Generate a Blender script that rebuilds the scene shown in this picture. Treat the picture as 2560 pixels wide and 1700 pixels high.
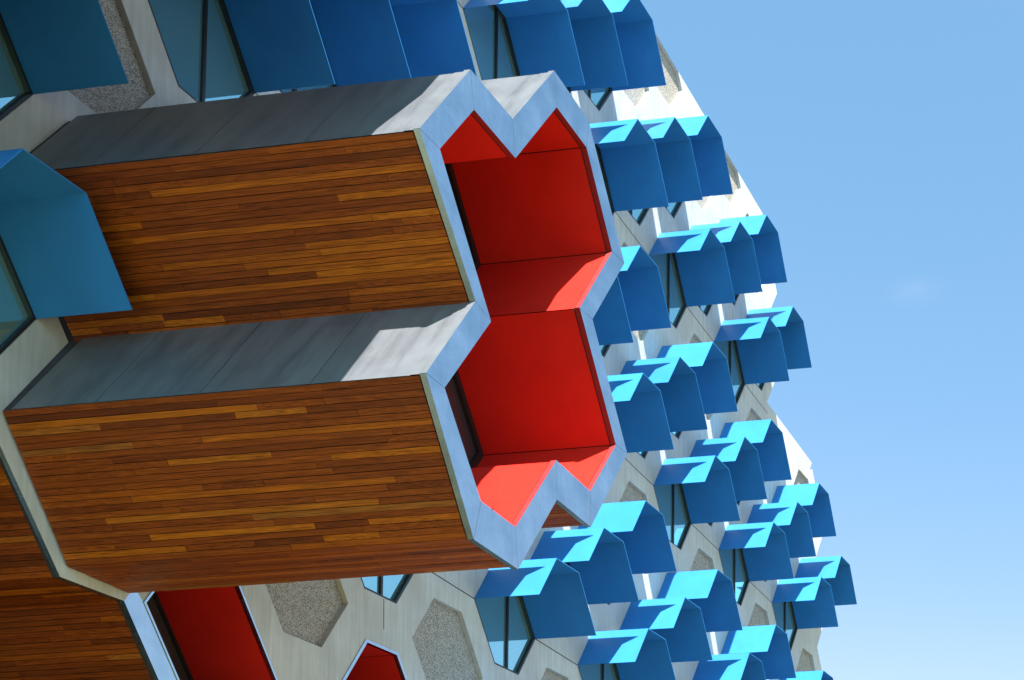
import bpy, bmesh, math, random
from mathutils import Vector, Matrix
rnd = random.Random(7)
scn = bpy.context.scene
for o in list(bpy.data.objects): bpy.data.objects.remove(o)
col = scn.collection

# ------------------------------------------------------------------ frame of the facade
# facade plane: u = along the long edge of the hexagons, w = across it, y = out of the wall.
# The hexagons have horizontal top edges, so the true vertical lies 30 degrees from u.
PHI = math.radians(30); CP, SP = math.cos(PHI), math.sin(PHI)
SC = 1.3                                  # metres per facade unit
CAM = (-6.1462, 14.7854, -27.4930)
Z0 = 1.65 - SC*(CP*CAM[0] + SP*CAM[2])    # photographer's eye 1.65 m above the ground
def D(u, y, w): return Vector((SP*u - CP*w, y, CP*u + SP*w))
def P(u, y, w): return D(u, y, w)*SC + Vector((0, 0, Z0))

# ------------------------------------------------------------------ camera
RM = [[-0.072102, 0.993966, 0.08266], [-0.893675, -0.027582, -0.447865], [-0.442883, -0.106164, 0.890272]]
F, CX, CY = 3077.92, 2942.71, 2437.35
cd = bpy.data.cameras.new('camera'); cam = bpy.data.objects.new('camera', cd); col.objects.link(cam)
r, dn, fw = (D(*v).normalized() for v in RM)
m = Matrix((r, -dn, -fw)).transposed().to_4x4(); m.translation = P(*CAM); cam.matrix_world = m
cd.sensor_width = 36; cd.sensor_fit = 'HORIZONTAL'; cd.lens = F/2560*36
cd.shift_x = (1280 - CX)/2560; cd.shift_y = (CY - 850)/2560
cd.clip_start = .1; cd.clip_end = 5000
scn.camera = cam
scn.render.resolution_x, scn.render.resolution_y = 1024, 680

# ------------------------------------------------------------------ sky and sun
SUN = D(.9605, .219, .140).normalized()
wd = bpy.data.worlds.new('World'); scn.world = wd; wd.use_nodes = True
nt = wd.node_tree; bg = nt.nodes['Background']
sky = nt.nodes.new('ShaderNodeTexSky'); sky.sky_type = 'NISHITA'; sky.sun_disc = False
sky.sun_elevation = math.asin(SUN.z); sky.sun_rotation = math.atan2(SUN.x, SUN.y)
sky.air_density = 1.0; sky.dust_density = 2.2; sky.ozone_density = 2.0
tint = nt.nodes.new('ShaderNodeMix'); tint.data_type = 'RGBA'; tint.blend_type = 'MULTIPLY'; tint.inputs[0].default_value = 1
tint.inputs[7].default_value = (.91, 1.26, 1.20, 1)      # the camera's cool, saturated rendering of the sky
spc = nt.nodes.new('ShaderNodeSeparateColor'); cbc = nt.nodes.new('ShaderNodeCombineColor'); pw = nt.nodes.new('ShaderNodeMath'); pw.operation = 'POWER'; pw.inputs[1].default_value = 1.8
nt.links.new(sky.outputs[0], spc.inputs[0]); mn = nt.nodes.new('ShaderNodeMath'); mn.operation = 'MINIMUM'; mn.inputs[1].default_value = 3.3
nt.links.new(spc.outputs[0], pw.inputs[0]); nt.links.new(pw.outputs[0], mn.inputs[0]); nt.links.new(mn.outputs[0], cbc.inputs[0])
nt.links.new(spc.outputs[1], cbc.inputs[1]); nt.links.new(spc.outputs[2], cbc.inputs[2]); nt.links.new(cbc.outputs[0], tint.inputs[6])
def pix(x, y):                                            # direction of a pixel of the photograph
    a, b_ = (x-CX)/F, (y-CY)/F
    return (r*a + dn*b_ + fw).normalized()
wc = pix(2290, 728); wx = (pix(2350, 722) - pix(2230, 735)).normalized(); wy = wc.cross(wx).normalized()
tcw = nt.nodes.new('ShaderNodeTexCoord')
def wdot(v_, off, k):
    n1 = nt.nodes.new('ShaderNodeVectorMath'); n1.operation = 'DOT_PRODUCT'; n1.inputs[1].default_value = v_; nt.links.new(tcw.outputs['Generated'], n1.inputs[0])
    n2 = nt.nodes.new('ShaderNodeMath'); n2.operation = 'SUBTRACT'; n2.inputs[1].default_value = off; nt.links.new(n1.outputs['Value'], n2.inputs[0])
    n3 = nt.nodes.new('ShaderNodeMath'); n3.operation = 'MULTIPLY'; n3.inputs[1].default_value = k; nt.links.new(n2.outputs[0], n3.inputs[0])
    return n3.outputs[0]
cw = nt.nodes.new('ShaderNodeCombineXYZ')
nt.links.new(wdot(wx, wc.dot(wx), 1/.026), cw.inputs[0]); nt.links.new(wdot(wy, wc.dot(wy), 1/.011), cw.inputs[1])
ln = nt.nodes.new('ShaderNodeVectorMath'); ln.operation = 'LENGTH'; nt.links.new(cw.outputs[0], ln.inputs[0])
nz = nt.nodes.new('ShaderNodeTexNoise'); nz.inputs['Scale'].default_value = 1.4; nz.inputs['Detail'].default_value = 5; nt.links.new(cw.outputs[0], nz.inputs['Vector'])
fo = nt.nodes.new('ShaderNodeMapRange'); fo.inputs[1].default_value = 1.; fo.inputs[2].default_value = 0.; nt.links.new(ln.outputs['Value'], fo.inputs[0])
mm = nt.nodes.new('ShaderNodeMath'); mm.operation = 'MULTIPLY'; nt.links.new(fo.outputs[0], mm.inputs[0]); nt.links.new(nz.outputs[0], mm.inputs[1])
m2 = nt.nodes.new('ShaderNodeMath'); m2.operation = 'MULTIPLY'; m2.inputs[1].default_value = .30; nt.links.new(mm.outputs[0], m2.inputs[0])
cl = nt.nodes.new('ShaderNodeMix'); cl.data_type = 'RGBA'; cl.inputs[7].default_value = (2.4, 3.0, 3.7, 1)
nt.links.new(m2.outputs[0], cl.inputs[0]); nt.links.new(tint.outputs[2], cl.inputs[6]); nt.links.new(cl.outputs[2], bg.inputs[0]); bg.inputs[1].default_value = .06
sl = bpy.data.lights.new('sun', 'SUN'); sl.energy = 4.6; sl.angle = math.radians(.5); sl.color = (1, .95, .87)
so = bpy.data.objects.new('sun', sl); col.objects.link(so)
so.rotation_euler = SUN.to_track_quat('Z', 'Y').to_euler(); so.location = (0, 0, 80)
vs = scn.view_settings; vs.view_transform = 'Standard'; vs.look = 'None'; vs.gamma = 1; vs.exposure = 2.1
vs.use_curve_mapping = False

# ------------------------------------------------------------------ materials
def mat(name):
    m = bpy.data.materials.new(name); m.use_nodes = True
    return m, m.node_tree, m.node_tree.nodes['Principled BSDF']
def N(t, kind, **kw):
    n = t.nodes.new('ShaderNode' + kind)
    for k, v in kw.items():
        if k.startswith('i_'): n.inputs[k[2:].replace('_', ' ')].default_value = v
        else: setattr(n, k, v)
    return n
def ramp(t, src, stops):
    n = N(t, 'ValToRGB'); e = n.color_ramp.elements
    while len(e) < len(stops): e.new(.5)
    for x, (p_, c) in zip(e, stops): x.position = p_; x.color = (*c, 1)
    t.links.new(src, n.inputs[0]); return n.outputs[0]
def mixc(t, f, a, b, mode='MIX'):
    n = N(t, 'Mix', data_type='RGBA', blend_type=mode)
    for s, v in ((0, f), (6, a), (7, b)):
        if hasattr(v, 'links') or hasattr(v, 'is_output'): t.links.new(v, n.inputs[s])
        else: n.inputs[s].default_value = v if s == 0 else (*v, 1)
    return n.outputs[2]
def pos(t, scale=(1, 1, 1)):
    g = N(t, 'NewGeometry'); m_ = N(t, 'Mapping'); m_.inputs['Scale'].default_value = scale
    t.links.new(g.outputs['Position'], m_.inputs[0]); return m_.outputs[0]
def noise(t, vec, scale, detail=4, rough=.6):
    n = N(t, 'TexNoise'); n.inputs['Scale'].default_value = scale; n.inputs['Detail'].default_value = detail
    n.inputs['Roughness'].default_value = rough; t.links.new(vec, n.inputs['Vector']); return n.outputs[0]
def bump(t, b, h, strength, dist):
    n = N(t, 'Bump'); n.inputs['Strength'].default_value = strength; n.inputs['Distance'].default_value = dist
    t.links.new(h, n.inputs['Height']); t.links.new(n.outputs[0], b.inputs['Normal'])
M = {}
# pale precast concrete with faint vertical streaks
m, t, b = mat('precast_concrete'); M['conc'] = m
st = noise(t, pos(t, (7, 7, .35)), 1.6, 5); bl = noise(t, pos(t), .9, 5)
c1 = ramp(t, st, [(.3, (.44, .43, .415)), (.7, (.57, .56, .54))])
c2 = ramp(t, bl, [(.35, (.84, .83, .81)), (.65, (1, 1, 1))])
t.links.new(mixc(t, 1., c1, c2, 'MULTIPLY'), b.inputs['Base Color']); b.inputs['Roughness'].default_value = .75
bump(t, b, noise(t, pos(t), 60, 3), .12, .004)
# exposed aggregate
m, t, b = mat('exposed_aggregate'); M['agg'] = m
v = N(t, 'TexVoronoi'); v.inputs['Scale'].default_value = 80; t.links.new(pos(t), v.inputs['Vector'])
sp = N(t, 'SeparateColor'); t.links.new(v.outputs['Color'], sp.inputs[0])
t.links.new(ramp(t, sp.outputs[0], [(0, (.05, .045, .04)), (.2, (.17, .15, .13)), (.5, (.33, .29, .25)), (1, (.52, .47, .42))]), b.inputs['Base Color'])
b.inputs['Roughness'].default_value = .8; bump(t, b, v.outputs['Distance'], .5, .012)
def paint(name, c, rough, var=.06, coat=0., spec=.5):
    m, t, b = mat(name)
    n = noise(t, pos(t), 1.3, 4)
    lo = tuple(x*(1-var) for x in c); hi = tuple(min(1, x*(1+var)) for x in c)
    t.links.new(ramp(t, n, [(.35, lo), (.65, hi)]), b.inputs['Base Color'])
    rr = noise(t, pos(t), 9, 5)
    mr = N(t, 'MapRange'); mr.inputs[3].default_value = rough*.85; mr.inputs[4].default_value = rough*1.2
    t.links.new(rr, mr.inputs[0]); t.links.new(mr.outputs[0], b.inputs['Roughness'])
    b.inputs['Specular IOR Level'].default_value = spec
    b.inputs['Coat Weight'].default_value = coat; b.inputs['Coat Roughness'].default_value = .15
    return m
M['blue'] = paint('blue_paint', (.028, .185, .48), .36, spec=.15)
t = M['blue'].node_tree; b = t.nodes['Principled BSDF']; src = b.inputs['Base Color'].links[0].from_socket
oi = N(t, 'ObjectInfo'); t.links.new(mixc(t, 1., src, ramp(t, oi.outputs['Random'], [(0, (.86, .90, .92)), (1, (1, 1, 1))]), 'MULTIPLY'), b.inputs['Base Color'])
M['red'] = paint('red_paint', (.58, .018, .011), .42, spec=.25)
M['maroon'] = paint('dark_red_trim', (.22, .01, .012), .5)
M['black'] = paint('black_metal', (.012, .012, .014), .45)
M['dark'] = paint('shadow_gap', (.02, .017, .015), .8)
# brushed aluminium
m, t, b = mat('aluminium'); M['alu'] = m
n = noise(t, pos(t), 1.7, 6); s2 = noise(t, pos(t, (14, 14, .8)), 2, 5)
c1 = ramp(t, n, [(.3, (.36, .47, .53)), (.7, (.50, .62, .68))])
c2 = ramp(t, s2, [(.40, (.95, .95, .95)), (.62, (1, 1, 1))])
t.links.new(mixc(t, 1., c1, c2, 'MULTIPLY'), b.inputs['Base Color']); b.inputs['Metallic'].default_value = 1.
mr = N(t, 'MapRange'); mr.inputs[3].default_value = .20; mr.inputs[4].default_value = .34
t.links.new(n, mr.inputs[0]); t.links.new(mr.outputs[0], b.inputs['Roughness'])
# zinc roofing with run-off streaks
m, t, b = mat('zinc_sheet'); M['zinc'] = m
D1, D2 = D(.5, 0, .866), Vector((0, 1, 0))
g = N(t, 'NewGeometry')
va = N(t, 'VectorMath', operation='DOT_PRODUCT'); va.inputs[1].default_value = D1
vb = N(t, 'VectorMath', operation='DOT_PRODUCT'); vb.inputs[1].default_value = D2
t.links.new(g.outputs['Position'], va.inputs[0]); t.links.new(g.outputs['Position'], vb.inputs[0])
ma = N(t, 'Math', operation='MULTIPLY'); ma.inputs[1].default_value = .35; t.links.new(va.outputs['Value'], ma.inputs[0])
mb_ = N(t, 'Math', operation='MULTIPLY'); mb_.inputs[1].default_value = 2.; t.links.new(vb.outputs['Value'], mb_.inputs[0])
cx_ = N(t, 'CombineXYZ'); t.links.new(ma.outputs[0], cx_.inputs[0]); t.links.new(mb_.outputs[0], cx_.inputs[1])
st = noise(t, cx_.outputs[0], 1.5, 6, .65); bl = noise(t, pos(t), 2.2, 5)
c1 = ramp(t, st, [(.34, (.095, .105, .12)), (.5, (.135, .145, .165)), (.7, (.155, .17, .19))])
c2 = ramp(t, bl, [(.35, (.90, .90, .91)), (.6, (1, 1, 1))])
t.links.new(mixc(t, 1., c1, c2, 'MULTIPLY'), b.inputs['Base Color'])
b.inputs['Metallic'].default_value = .25
mr = N(t, 'MapRange'); mr.inputs[3].default_value = .32; mr.inputs[4].default_value = .5
t.links.new(bl, mr.inputs[0]); t.links.new(mr.outputs[0], b.inputs['Roughness'])
# hardwood boards, a colour for each board
m, t, b = mat('hardwood'); M['wood'] = m
oi = N(t, 'ObjectInfo'); tc = N(t, 'TexCoord')
base = ramp(t, oi.outputs['Random'], [(0, (.12, .023, .003)), (.2, (.185, .036, .004)), (.42, (.235, .048, .004)), (.62, (.21, .043, .005)), (.82, (.29, .063, .004)), (.94, (.39, .102, .004)), (1, (.23, .075, .014))])
mp = N(t, 'Mapping'); mp.inputs['Scale'].default_value = (2.6, 2.4, 1.)
t.links.new(tc.outputs['Object'], mp.inputs[0])
n4 = N(t, 'TexNoise', noise_dimensions='4D'); n4.inputs['Scale'].default_value = 2.4; n4.inputs['Detail'].default_value = 7; n4.inputs['Roughness'].default_value = .68
mw = N(t, 'Math', operation='MULTIPLY'); mw.inputs[1].default_value = 97.; t.links.new(oi.outputs['Random'], mw.inputs[0])
t.links.new(mp.outputs[0], n4.inputs['Vector']); n4.inputs['Distortion'].default_value = .6; t.links.new(mw.outputs[0], n4.inputs['W'])
gr = ramp(t, n4.outputs[0], [(.34, (.36, .30, .26)), (.47, (.84, .82, .78)), (.56, (1.08, 1.08, 1.05)), (.68, (1.6, 1.6, 1.5))])
t.links.new(mixc(t, 1., base, gr, 'MULTIPLY'), b.inputs['Base Color']); b.inputs['Roughness'].default_value = .5; b.inputs['Specular IOR Level'].default_value = .2
bump(t, b, n4.outputs[0], .15, .01)
# coated glazing
m, t, b = mat('coated_glass'); M['glass'] = m
b.inputs['Base Color'].default_value = (.32, .66, .70, 1); b.inputs['Metallic'].default_value = .8; b.inputs['Roughness'].default_value = .03
m, t, b = mat('dark_glass'); M['dglass'] = m
b.inputs['Base Color'].default_value = (.10, .09, .10, 1); b.inputs['Metallic'].default_value = .6; b.inputs['Roughness'].default_value = .04
# dry lawn
m, t, b = mat('dry_lawn'); M['pave'] = m
t.links.new(mixc(t, .5, ramp(t, noise(t, pos(t), .25, 6), [(.3, (.095, .088, .045)), (.7, (.14, .128, .065))]), ramp(t, noise(t, pos(t), 40, 3), [(.3, (.075, .07, .035)), (.7, (.15, .135, .07))])), b.inputs['Base Color']); b.inputs['Roughness'].default_value = .9

# ------------------------------------------------------------------ mesh helpers
BASE = P(-8, -6, 0); BASE.z = 0
def link(name, me, parent=None, loc=None):
    o = bpy.data.objects.new(name, me); col.objects.link(o)
    if parent: o.parent = parent
    if loc is not None: o.location = loc
    return o
class MB:
    """collects faces given in facade coordinates (u, y, w)"""
    def __init__(s): s.v = []; s.f = []; s.mi = []
    def face(s, pts, mi=0):
        i = len(s.v); s.v += [tuple(p_) for p_ in pts]; s.f.append(list(range(i, i+len(pts)))); s.mi.append(mi)
    def quadstrip(s, A, y0, B, y1, closed=False, mi=0):
        n = len(A)
        for i in range(n if closed else n-1):
            k = (i+1) % n
            s.face([(A[i][0], y0, A[i][1]), (A[k][0], y0, A[k][1]), (B[k][0], y1, B[k][1]), (B[i][0], y1, B[i][1])], mi)
    def poly(s, A, y, mi=0): s.face([(q[0], y, q[1]) for q in A], mi)
    def prism(s, A, y0, y1, mi=0):
        s.poly(A, y1, mi); s.poly(A, y0, mi); s.quadstrip(A, y0, A, y1, True, mi)
    def mesh(s, name, mats, origin=None, rel=False):
        """rel: coordinates are relative to a facade origin (shared meshes)"""
        me = bpy.data.meshes.new(name)
        vs_ = [D(*q)*SC if rel else P(*q)-BASE for q in s.v]
        me.from_pydata(vs_, [], s.f)
        for x in mats: me.materials.append(M[x])
        for p_, i in zip(me.polygons, s.mi): p_.material_index = i
        bm = bmesh.new(); bm.from_mesh(me); bmesh.ops.remove_doubles(bm, verts=bm.verts, dist=1e-5)
        bmesh.ops.recalc_face_normals(bm, faces=bm.faces); bm.to_mesh(me); bm.free()
        return me
V2 = lambda a: Vector((a[0], a[1]))
def offset(pts, off):
    """move the edges of a closed outline outwards by off (a number or one number an edge)"""
    n = len(pts); Q = [V2(q) for q in pts]; o_ = off if isinstance(off, (list, tuple)) else [off]*n; out = []
    for i in range(n):
        a, b_, c = Q[i-1], Q[i], Q[(i+1) % n]
        u, v_ = (b_-a).normalized(), (c-b_).normalized()
        n1, n2 = Vector((u.y, -u.x)), Vector((v_.y, -v_.x))
        det = n1.x*n2.y - n1.y*n2.x
        if abs(det) < 1e-4: out.append(b_ + n1*o_[i]); continue
        p1, p2 = o_[i-1], o_[i]
        out.append(b_ + Vector(((p1*n2.y - p2*n1.y)/det, (n1.x*p2 - n2.x*p1)/det)))
    return out
def clip(pts, nrm, dist):
    """keep the part of a convex outline where nrm.p <= dist"""
    out = []; n = len(pts)
    for i in range(n):
        a, b_ = V2(pts[i]), V2(pts[(i+1) % n]); da, db = a.dot(nrm)-dist, b_.dot(nrm)-dist
        if da <= 0: out.append(a)
        if da*db < 0: out.append(a + (b_-a)*(da/(da-db)))
    return out

# ------------------------------------------------------------------ the hexagon lattice
a30 = math.radians(30)
def hexa(b_, c_, L_, cen=(0, 0)):
    e1 = Vector((b_*math.sin(a30), b_*math.cos(a30))); e2 = Vector((-c_*math.sin(a30), c_*math.cos(a30))); e3 = Vector((-L_, 0))
    lv = V2(cen) - (e1+e2+e3)/2; ap = lv+e1; rv = ap+e2; br_ = rv+e3; bt = br_-e1; bl_ = bt-e2
    return [lv, ap, rv, br_, bt, bl_]          # clockwise seen from outside
CB, CC, CL = 1.42, .8043, 1.684
E1 = Vector((CB*.5, CB*math.cos(a30))); E2 = Vector((-CC*.5, CC*math.cos(a30))); E3 = Vector((-CL, 0))
GC, GJ = E2+E3, E1+E2
def cen(c, j): return GC*c + GJ*j
CELL = hexa(CB, CC, CL)
WIN = hexa(1.0048, .6952, 1.173, (.0663, -.0635))
# the red opening at the lower left is taller and reaches closer to the edge of the wall
dl = (WIN[0].y - CELL[0].y - .03)/math.cos(a30)
TALL = [WIN[0] - Vector((.5, math.cos(a30)))*dl, WIN[1], WIN[2], WIN[3] - Vector((1.25, 0)), WIN[4] - Vector((1.25, 0)), WIN[5] - Vector((1.25, 0))]
TALL[5] = V2((TALL[5].x + .2, TALL[0].y))
HOOD_Y = 1.255
def at(c, j): 
    q = cen(c, j); return P(q.x, 0, q.y) - BASE
# direction of the diagonal panel joints, and lattice functional j-c
dj = GC+GJ; nj = Vector((-dj.y, dj.x)).normalized()
if nj.dot(GJ) < 0: nj = -nj
def joff(v): return nj.dot(GJ)*v            # distance for j-c = v
JMAX = {2: 5, 3: 4, 4: 3, 5: 4, 6: 3, 7: 2, 8: 1, 9: 0}
JMIN = {1: -8, 2: -7, 3: -7, 4: -6, 5: -6, 6: -5, 7: -5, 8: -4, 9: -4}
PODS = {(1, -6), (1, -5), (2, -7), (2, -6)}
POD2 = {(c-3, j+1) for c, j in PODS}
RED = {(3, -7), (4, -6)}
cells = {(c, j) for c in range(-4, 10) for j in range(JMIN.get(c, -9), JMAX.get(c, c+3)+1)}
CUT = [(c, c+k, 4.25) for c in range(-4, 2) for k in (4, 5)] + [(4, 4, .25), (4, 5, .25)]
cutset = {(c, j) for c, j, _ in CUT}
kind = lambda c, j: 'recess' if (j-c) % 4 == 3 or j-c >= 4 else 'window'

# ------------------------------------------------------------------ ground
me = bpy.data.meshes.new('ground'); me.from_pydata([(-600, -600, 0), (600, -600, 0), (600, 600, 0), (-600, 600, 0)], [], [(0, 1, 2, 3)]); me.materials.append(M['pave'])
o = link('ground', me); o['kind'] = 'structure'

# ------------------------------------------------------------------ the building
bld = link('faceted_building', None, None, BASE)
bld['label'] = 'pale concrete building with hexagon windows, blue sun hoods and timber balcony pods'; bld['category'] = 'building'
DEPTH = .35
# --- concrete panels, one hexagon each
def ring_mesh(reveal, back=None):
    mb = MB(); mb.quadstrip(CELL, 0, WIN, 0, True, 0); mb.quadstrip(WIN, 0, WIN, -reveal, True, 0)
    return mb.mesh('concrete_panel', ['conc'], rel=True)
ring_win, ring_rec = ring_mesh(.10), ring_mesh(.085)
mb = MB(); mb.poly(offset(WIN, .002), -.08); agg_me = mb.mesh('aggregate_infill', ['agg'], rel=True)
FW = .035
def ringprism(mb, A, B, y0, y1, mi=0):
    mb.quadstrip(A, y1, B, y1, True, mi); mb.quadstrip(A, y0, B, y0, True, mi)
    mb.quadstrip(A, y0, A, y1, True, mi); mb.quadstrip(B, y0, B, y1, True, mi)
mb = MB(); ringprism(mb, offset(WIN, -.004), offset(WIN, -FW), -.09, -.006); frame_me = mb.mesh('window', ['black'], rel=True)
mb = MB(); mb.poly(offset(WIN, -FW+.01), -.07); pane_me = mb.mesh('pane', ['glass'], rel=True)
# mullion: truly vertical
ud = Vector((CP, SP)); side = Vector((-SP, CP)); mc = Vector((-.10, -.03))
inn = offset(WIN, -FW)
def chord(o_, d_):
    ts = []
    for i in range(6):
        a, b_ = inn[i], inn[(i+1) % 6]; e = b_-a; den = d_.x*e.y - d_.y*e.x
        if abs(den) < 1e-6: continue
        q = a-o_; t_ = (q.x*e.y - q.y*e.x)/den; s_ = (q.x*d_.y - q.y*d_.x)/den
        if -1e-6 <= s_ <= 1+1e-6: ts.append(t_)
    return min(ts), max(ts)
t0, t1 = chord(mc, ud)
mb = MB(); mb.prism([mc+ud*t0-side*.022, mc+ud*t1-side*.022, mc+ud*t1+side*.022, mc+ud*t0+side*.022], -.08, -.035); mull_me = mb.mesh('mullion', ['black'], rel=True)
# sun hood: one folded sheet over the three upper edges
def hood_mesh():
    A = [WIN[0], WIN[1], WIN[2], WIN[3]]; inner = offset(WIN, -.012)[:4]
    # square the free ends
    inner[0] = A[0] + Vector((0, .014)); inner[3] = A[3] - Vector((0, .012))
    mb = MB(); mb.quadstrip(A, 0, A, HOOD_Y); mb.quadstrip(inner, 0, inner, HOOD_Y)
    mb.quadstrip(A, HOOD_Y, inner, HOOD_Y); mb.quadstrip(A, 0, inner, 0)
    for k in (0, 3): mb.face([(A[k][0], 0, A[k][1]), (A[k][0], HOOD_Y, A[k][1]), (inner[k][0], HOOD_Y, inner[k][1]), (inner[k][0], 0, inner[k][1])])
    return mb.mesh('sun_hood', ['blue'], rel=True)
hood_me = hood_mesh()
red_cells = []
for c, j in sorted(cells - PODS - POD2):
    loc = at(c, j)
    if (c, j) in RED:
        red_cells.append((c, j))
        if c == 4: link('concrete_panel', ring_win, bld, loc)
        else:
            ce = cen(c, j); X = [q+ce for q in CELL]; Wt = [q+ce for q in TALL]; X4 = [q+cen(4, -7) for q in CELL]
            mb = MB()
            for i in (0, 1): mb.face([(X[i].x, 0, X[i].y), (X[i+1].x, 0, X[i+1].y), (Wt[i+1].x, 0, Wt[i+1].y), (Wt[i].x, 0, Wt[i].y)])
            lo_ = V2((X4[3].x, Wt[2].y))
            mb.poly([Wt[2], X[2], X[3], X4[2], X4[3], lo_], 0); mb.quadstrip(Wt[:3]+[lo_], 0, Wt[:3]+[lo_], -.10)
            mb.face([(Wt[0].x, 0, Wt[0].y), (X[0].x, 0, X[0].y), (X[5].x, 0, X[5].y), (X[5].x, 0, Wt[0].y)], 1)
            link('concrete_panel', mb.mesh('concrete_panel', ['conc', 'alu']), bld)
        continue
    if kind(c, j) == 'recess':
        pn = link('concrete_panel', ring_rec, bld, loc); link('aggregate_infill', agg_me, pn)
    else:
        link('concrete_panel', ring_win, bld, loc)
        wn = link('window', frame_me, bld, loc); link('pane', pane_me, wn); link('mullion', mull_me, wn)
        if c >= -3: link('sun_hood', hood_me, bld, loc)
# --- panels cut off by the sloping end of the wall
for c, j, lim in CUT:
    ce = cen(c, j); rel = lambda A: [q + ce for q in A]
    # nj.p = joff*(j-c)
    d_ = joff(lim); mb = MB(); rec = kind(c, j) == 'recess' and (c, j) != (4, 5) and j-c < 5
    cl, wn_ = rel(CELL), rel(WIN)
    if rec:
        for i in range(6):
            k = (i+1) % 6; q = clip([cl[i], cl[k], wn_[k], wn_[i]], nj, d_)
            if len(q) > 2: mb.poly(q, 0)
            a, b_ = wn_[i], wn_[k]; da, db = a.dot(nj)-d_, b_.dot(nj)-d_
            if da > 0 and db > 0: continue
            x = a + (b_-a)*(da/(da-db)) if da*db < 0 else None
            if da > 0: a = x
            elif db > 0: b_ = x
            mb.face([(a.x, 0, a.y), (b_.x, 0, b_.y), (b_.x, -.085, b_.y), (a.x, -.085, a.y)])
    else:
        q = clip(cl, nj, d_)
        if len(q) > 2: mb.poly(q, 0)
    q = clip(cl, nj, d_)
    if len(q) < 3: continue
    for i in range(len(q)):            # edge of the wall along the cut
        a, b_ = q[i], q[(i+1) % len(q)]
        if abs(a.dot(nj)-d_) < 1e-4 and abs(b_.dot(nj)-d_) < 1e-4:
            mb.face([(a.x, 0 if not rec else -.0, a.y), (b_.x, 0, b_.y), (b_.x, -DEPTH, b_.y), (a.x, -DEPTH, a.y)])
    pn = link('concrete_panel', mb.mesh('concrete_panel', ['conc']), bld)
    if rec:
        q = clip(wn_, nj, d_)
        if len(q) > 2:
            mb = MB(); mb.poly(q, -.08); link('aggregate_infill', mb.mesh('aggregate_infill', ['agg']), pn)
# --- outer margin of the wall
vkey = lambda q: (round(q.x, 3), round(q.y, 3))
edges = {}
for c, j in cells:
    A = [q + cen(c, j) for q in CELL]
    for i in range(6): edges[(vkey(A[i]), vkey(A[(i+1) % 6]))] = (A[i], A[(i+1) % 6], (c, j), i)
bound = {k: v for k, v in edges.items() if (k[1], k[0]) not in edges}
start = {k[0]: k for k in bound}
loops = []; todo = set(bound)
while todo:
    k = next(iter(todo)); lp = []
    while k in todo:
        todo.discard(k); lp.append(bound[k]); k = start.get(k[1])
        if k is None: break
    loops.append(lp)
lp = max(loops, key=len)
NB = [GJ, None]
def neighbour(c, j, i):
    return [(c-1, j), (c-1, j+1), (c, j+1), (c+1, j), (c+1, j-1), (c, j-1)][i]
outl = [e[0] for e in lp]; MARG = .23; outer = offset(outl, MARG); body_o = offset(outl, MARG-.035)
side_edges = []
cj_left = {((2, -7), 4), ((2, -7), 5), ((3, -7), 5), ((2, -7), 0), ((1, -7), 4), ((3, -7), 4), ((4, -6), 5), ((1, -8), 4), ((1, -8), 3)}
for i, e in enumerate(lp):
    k = (i+1) % len(lp)
    nb = neighbour(*e[2], e[3])
    a, b_, A, B = outl[i], outl[k], outer[i], outer[k]
    if nb in cutset or nb == (4, -7): continue
    nrm_ = Vector((b_.y-a.y, a.x-b_.x)).normalized()*MARG
    ep, en = lp[i-1], lp[k]
    if neighbour(*ep[2], ep[3]) in cutset: A = a + nrm_
    if neighbour(*en[2], en[3]) in cutset: B = b_ + nrm_
    metal = e[2] == (3, -7) and e[3] in (5,)
    mb = MB(); mb.face([(a.x, 0, a.y), (b_.x, 0, b_.y), (B.x, 0, B.y), (A.x, 0, A.y)])
    lipmat = 1 if e[2] in ((2, -7), (3, -7)) else 0
    mb.face([(A.x, 0, A.y), (B.x, 0, B.y), (B.x, -.06, B.y), (A.x, -.06, A.y)], lipmat)
    mb.face([(A.x, -.06, A.y), (B.x, -.06, B.y), (B.x, -DEPTH if not lipmat else -.10, B.y), (A.x, -DEPTH if not lipmat else -.10, A.y)], 2 if lipmat else 0)
    link('edge_panel', mb.mesh('edge_panel', ['alu' if metal else 'conc', 'alu', 'dark']), bld)
# --- the solid behind the wall
mb = MB(); n = len(outl)
for i, e in enumerate(lp):
    k = (i+1) % n; a, b_ = body_o[i], body_o[k]
    if neighbour(*e[2], e[3]) in cutset: a, b_ = outl[i], outl[k]
    mb.face([(a.x, -.2, a.y), (b_.x, -.2, b_.y), (b_.x, -9, b_.y), (a.x, -9, a.y)])
link('side_wall', mb.mesh('side_wall', ['conc']), bld)
for nm_, x0, x1, y0, y1, z0, z1, mt in (('core_wall', -14, 16, -9, -4.2, 0, 12, 'conc'), ('soffit_shade_block', -2, 25, -8.8, -1.7, 0, 7.2, 'black')):  # black box is unseen, added to keep light off the timber soffit
    me = bpy.data.meshes.new(nm_); bm = bmesh.new(); bmesh.ops.create_cube(bm, size=1); bm.to_mesh(me); bm.free(); me.materials.append(M[mt])
    o = link(nm_, me, bld); lo = Vector((x0, y0*SC, z0)); hi = Vector((x1, y1*SC, z1)); o.location = (lo+hi)/2 - BASE; o.scale = hi-lo
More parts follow.
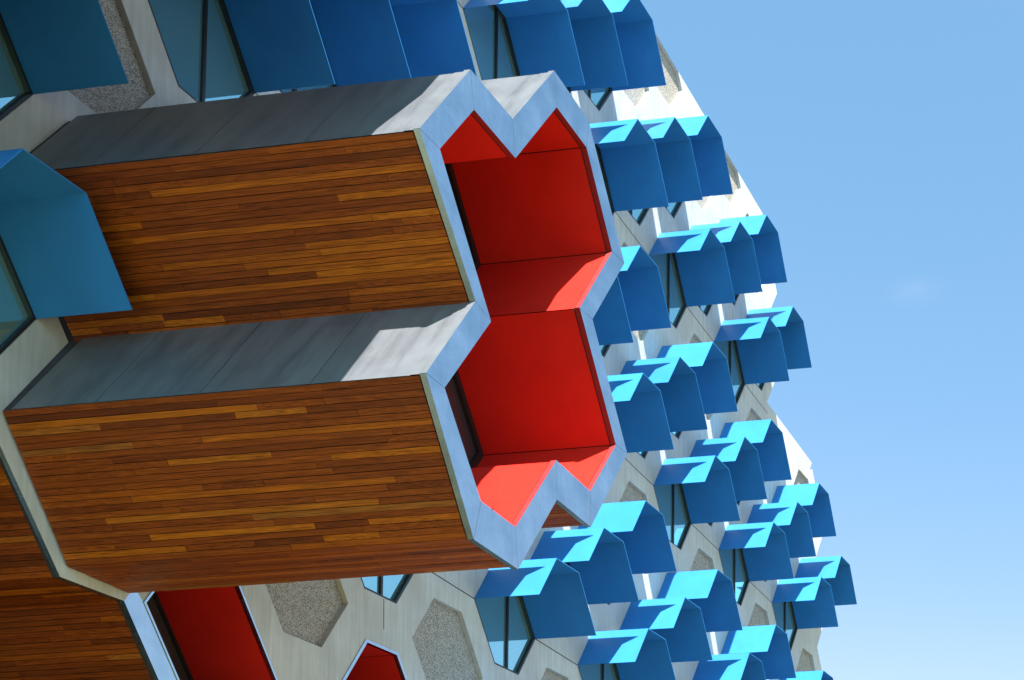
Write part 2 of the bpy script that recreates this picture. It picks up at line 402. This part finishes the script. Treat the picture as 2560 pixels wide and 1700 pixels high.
# --- panel joints
for c in range(-3, 9):
    for j in range(-9, 6):
        if (j-c) % 4 or (c, j) not in cells or (c+1, j+1) not in cells | cutset: continue
        if {(c, j), (c+1, j+1)} & (PODS | POD2): continue
        a = WIN[3] + cen(c, j); b_ = WIN[0] + cen(c+1, j+1); s_ = (b_-a).normalized(); s_ = Vector((-s_.y, s_.x))*.009
        mb = MB(); mb.prism([a+s_, b_+s_, b_-s_, a-s_], -.01, .0025); link('panel_joint', mb.mesh('panel_joint', ['dark']), bld)
a, b_ = Vector((-8.62, -7.99)), Vector((-9.06, -8.23)); s_ = (b_-a).normalized(); s_ = Vector((-s_.y, s_.x))*.006
mb = MB(); mb.prism([a+s_, b_+s_, b_-s_, a-s_], -.01, .0025); link('panel_joint', mb.mesh('panel_joint', ['dark']), bld)
# --- deep red openings
for c, j in red_cells:
    Wn = [q + cen(c, j) for q in (WIN if c == 4 else TALL)]; Y = -1.32
    trim = offset(Wn, -.05 if c == 4 else -.03)
    mb = MB(); ringprism(mb, offset(Wn, -.003), trim, -.06, .012); wn = link('red_recess', mb.mesh('red_recess', ['alu']), bld)
    wn['label'] = 'deep opening lined in red'
    for i in range(6):
        k = (i+1) % 6; a, b_ = trim[i], trim[k]; dd = (b_-a).normalized()*.006
        nn = Vector((b_.y-a.y, a.x-b_.x)).normalized()*.02
        mb = MB(); mb.face([((a+dd).x, -.02, (a+dd).y), ((b_-dd).x, -.02, (b_-dd).y), ((b_-dd).x, Y, (b_-dd).y), ((a+dd).x, Y, (a+dd).y)])
        q = [(a+nn), (b_+nn)]; mb.face([(q[0].x, -.02, q[0].y), (q[1].x, -.02, q[1].y), (q[1].x, Y, q[1].y), (q[0].x, Y, q[0].y)])
        link('lining', mb.mesh('lining', ['red']), wn)
    mb = MB(); ringprism(mb, trim, offset(trim, -.035), Y-.02, Y+.05); link('glazing_frame', mb.mesh('glazing_frame', ['black']), wn)
    mb = MB(); mb.poly(trim, Y); link('pane', mb.mesh('pane', ['dglass']), wn)
    cc_ = cen(c, j) + mc
    mb = MB(); mb.prism([cc_-ud*.75-side*.025, cc_+ud*.5-side*.025, cc_+ud*.5+side*.025, cc_-ud*.75+side*.025], Y, Y+.05); link('mullion', mb.mesh('mullion', ['black']), wn)

# --- boards
cube = bpy.data.meshes.new('plank'); bm = bmesh.new(); bmesh.ops.create_cube(bm, size=1); bm.to_mesh(cube); bm.free(); cube.materials.append(M['wood'])
def planks(parent, A, B, y0, y1, pitch=.070, lift=.0):
    """boards running out of the wall on the face over edge A-B (outside is to the left of A->B)"""
    A, B = V2(A), V2(B); x_ = (B-A).normalized()*.016; A, B = A-x_, B+x_; L_ = (B-A).length; n_ = max(2, round(L_/pitch)); e = (B-A)/n_
    nn = Vector((e.y, -e.x)).normalized()
    for i in range(n_):
        y = y0
        while y < y1-.05:
            ln = rnd.choice((.8, 1.3, 1.9, 2.5, 3.2, 3.8))*rnd.uniform(.85, 1.15)
            if y == y0: ln *= rnd.uniform(.3, 1)
            ye = min(y1, y+ln)
            if y1-ye < .35: ye = y1
            th = .024 + rnd.uniform(-.003, .003)
            c2 = A + e*(i+.5+rnd.uniform(-.02, .02)) + nn*(lift + th/2)
            mid = P(c2.x, (y+ye)/2, c2.y) - BASE
            X = Vector((0, 1, 0)); Yv = D(e.x, 0, e.y).normalized(); Zv = D(nn.x, 0, nn.y).normalized()
            R_ = Matrix((X, Yv, Zv)).transposed().to_4x4()
            o = link('plank', cube, parent)
            o.matrix_local = Matrix.Translation(mid) @ R_ @ Matrix.Diagonal((SC*(ye-y-.004), SC*(e.length-.006), SC*th, 1))
            y = ye
# --- timber soffit under the lower left edge
ob = {}
for i, e in enumerate(lp): ob[(e[2], e[3])] = (body_o[i], body_o[(i+1) % n])
mb = MB()
for key in [((2, -7), 0), ((2, -7), 5), ((2, -7), 4), ((3, -7), 5), ((3, -7), 4), ((4, -6), 5)]:
    if key not in ob: continue
    a, b_ = ob[key]; nn = Vector((b_.y-a.y, a.x-b_.x)).normalized()*-.0
    nn = Vector((b_.y-a.y, -(b_.x-a.x))).normalized()*.006
    a, b_ = a+nn, b_+nn
    mb.face([(a.x, -.12, a.y), (b_.x, -.12, b_.y), (b_.x, -7, b_.y), (a.x, -7, a.y)])
sof = link('timber_soffit', mb.mesh('timber_soffit', ['dark']), bld); sof['label'] = 'timber boarding under the lower edge of the wall'
for key in [((2, -7), 5), ((2, -7), 4), ((3, -7), 5), ((3, -7), 4)]:
    if key in ob: planks(sof, *ob[key], -4.6, -.08, lift=.008)

# ------------------------------------------------------------------ balcony pods
PO = [(-3.211, -11.908), (-2.445, -10.539), (-2.834, -9.873), (-2.112, -8.509), (-2.567, -7.88), (-4.268, -7.812), (-5.012, -9.136), (-6.717, -9.102), (-7.537, -10.59), (-7.123, -11.222), (-7.803, -12.501), (-7.369, -13.18), (-5.628, -13.115), (-4.885, -11.78)]
PI_ = [(-3.367, -11.628), (-2.861, -10.696), (-3.265, -10.047), (-2.537, -8.684), (-2.911, -8.123), (-4.141, -8.1), (-4.88, -9.403), (-6.58, -9.362), (-7.102, -10.362), (-6.668, -10.987), (-7.336, -12.297), (-6.983, -12.824), (-5.782, -12.863), (-5.092, -11.578)]
YF, YG = 5.2926, 3.24
ROOF = {0, 1, 2, 3, 12}; BOARD = {13, 11, 10, 8}
def pod(sh, detail):
    po = [V2(q)+sh for q in PO]; pi = [V2(q)+sh for q in PI_]; nE = 14
    shell = offset(po, -.055)
    mb = MB(); mb.quadstrip(shell, -.3, shell, YF-.06, True, 0); mb.poly(shell, -.3)
    mb.quadstrip(shell, YF-.06, pi, YF-.06, True, 0)
    pd = link('balcony_pod', mb.mesh('balcony_pod', ['dark']), bld)
    pd['label'] = 'balcony pod of four joined hexagons, timber sides, zinc roof, red inside' if detail else 'balcony pod higher up the wall'
    # front frame, mitred plates
    for i in range(nE):
        k = (i+1) % nE; d_ = (po[k]-po[i]).normalized()*.0025
        d2 = (pi[k]-pi[i]).normalized()*.0025
        q = [po[i]+d_, po[k]-d_, pi[k]-d2, pi[i]+d2]
        mb = MB(); mb.poly(q, YF, 0); mb.poly(q, YF-.075, 1)
        mb.face([(q[0].x, YF-.075, q[0].y), (q[1].x, YF-.075, q[1].y), (q[1].x, YF, q[1].y), (q[0].x, YF, q[0].y)], 3 if i in ROOF else 0)
        mb.face([(q[3].x, YF-.075, q[3].y), (q[2].x, YF-.075, q[2].y), (q[2].x, YF, q[2].y), (q[3].x, YF, q[3].y)], 2)
        for s_, e_ in ((0, 3), (1, 2)): mb.face([(q[s_].x, YF-.075, q[s_].y), (q[e_].x, YF-.075, q[e_].y), (q[e_].x, YF, q[e_].y), (q[s_].x, YF, q[s_].y)], 1)
        link('frame_plate', mb.mesh('frame_plate', ['alu', 'dark', 'maroon', 'zinc']), pd)
    # outside skin
    skin = offset(po, -.018)
    for i in range(nE):
        k = (i+1) % nE; a, b_ = skin[i], skin[k]
        if i in ROOF:
            ys = [.14, 1.22, 2.53, 3.88, YF-.20]
            nn = Vector((b_.y-a.y, a.x-b_.x)).normalized()
            for s_ in range(4):
                A, B = a, b_; y0, y1 = ys[s_]+.006, ys[s_+1]-.006
                mb = MB(); A2, B2 = A-nn*.012, B-nn*.012
                mb.face([(A.x, y0, A.y), (B.x, y0, B.y), (B.x, y1, B.y), (A.x, y1, A.y)]); mb.face([(A2.x, y0, A2.y), (B2.x, y0, B2.y), (B2.x, y1, B2.y), (A2.x, y1, A2.y)])
                for yy in (y0, y1): mb.face([(A.x, yy, A.y), (B.x, yy, B.y), (B2.x, yy, B2.y), (A2.x, yy, A2.y)])
                link('roof_sheet', mb.mesh('roof_sheet', ['zinc']), pd)
            mb = MB(); A, B = a+nn*.006, b_+nn*.006; y0, y1 = YF-.205, YF-.075      # flashing behind the frame
            mb.face([(A.x, y0, A.y), (B.x, y0, B.y), (B.x, y1, B.y), (A.x, y1, A.y)]); link('flashing', mb.mesh('flashing', ['zinc']), pd)
        elif i in BOARD and detail:
            planks(pd, shell[i], shell[k], .03, YF-.10, lift=.012)
        else:
            mb = MB(); a, b_ = offset(po, -.03)[i], offset(po, -.03)[k]
            mb.face([(a.x, 0, a.y), (b_.x, 0, b_.y), (b_.x, YF-.08, b_.y), (a.x, YF-.08, a.y)]); link('cladding', mb.mesh('cladding', ['wood']), pd)
    # inside
    lin = offset(pi, .012)
    for i in range(nE):
        k = (i+1) % nE; a, b_ = lin[i], lin[k]; d_ = (b_-a).normalized()*.007
        mb = MB(); a2, b2 = a+d_, b_-d_
        mb.face([(a2.x, YG, a2.y), (b2.x, YG, b2.y), (b2.x, YF-.095, b2.y), (a2.x, YF-.095, a2.y)])
        link('lining', mb.mesh('lining', ['red']), pd)
    back = offset(pi, .03)
    mb = MB(); mb.quadstrip(back, YG-.05, back, YF-.061, True); link('lining_gap', mb.mesh('lining_gap', ['dark']), pd)
    mb = MB(); ringprism(mb, lin, offset(pi, -.07), YG-.02, YG+.06); link('glazing_frame', mb.mesh('glazing_frame', ['black']), pd)
    mb = MB(); mb.poly(lin, YG); link('glazing', mb.mesh('glazing', ['dglass']), pd)
pod(Vector((0, 0)), True)
pod(GC*-3 + GJ, False)
print('objects', len(bpy.data.objects))
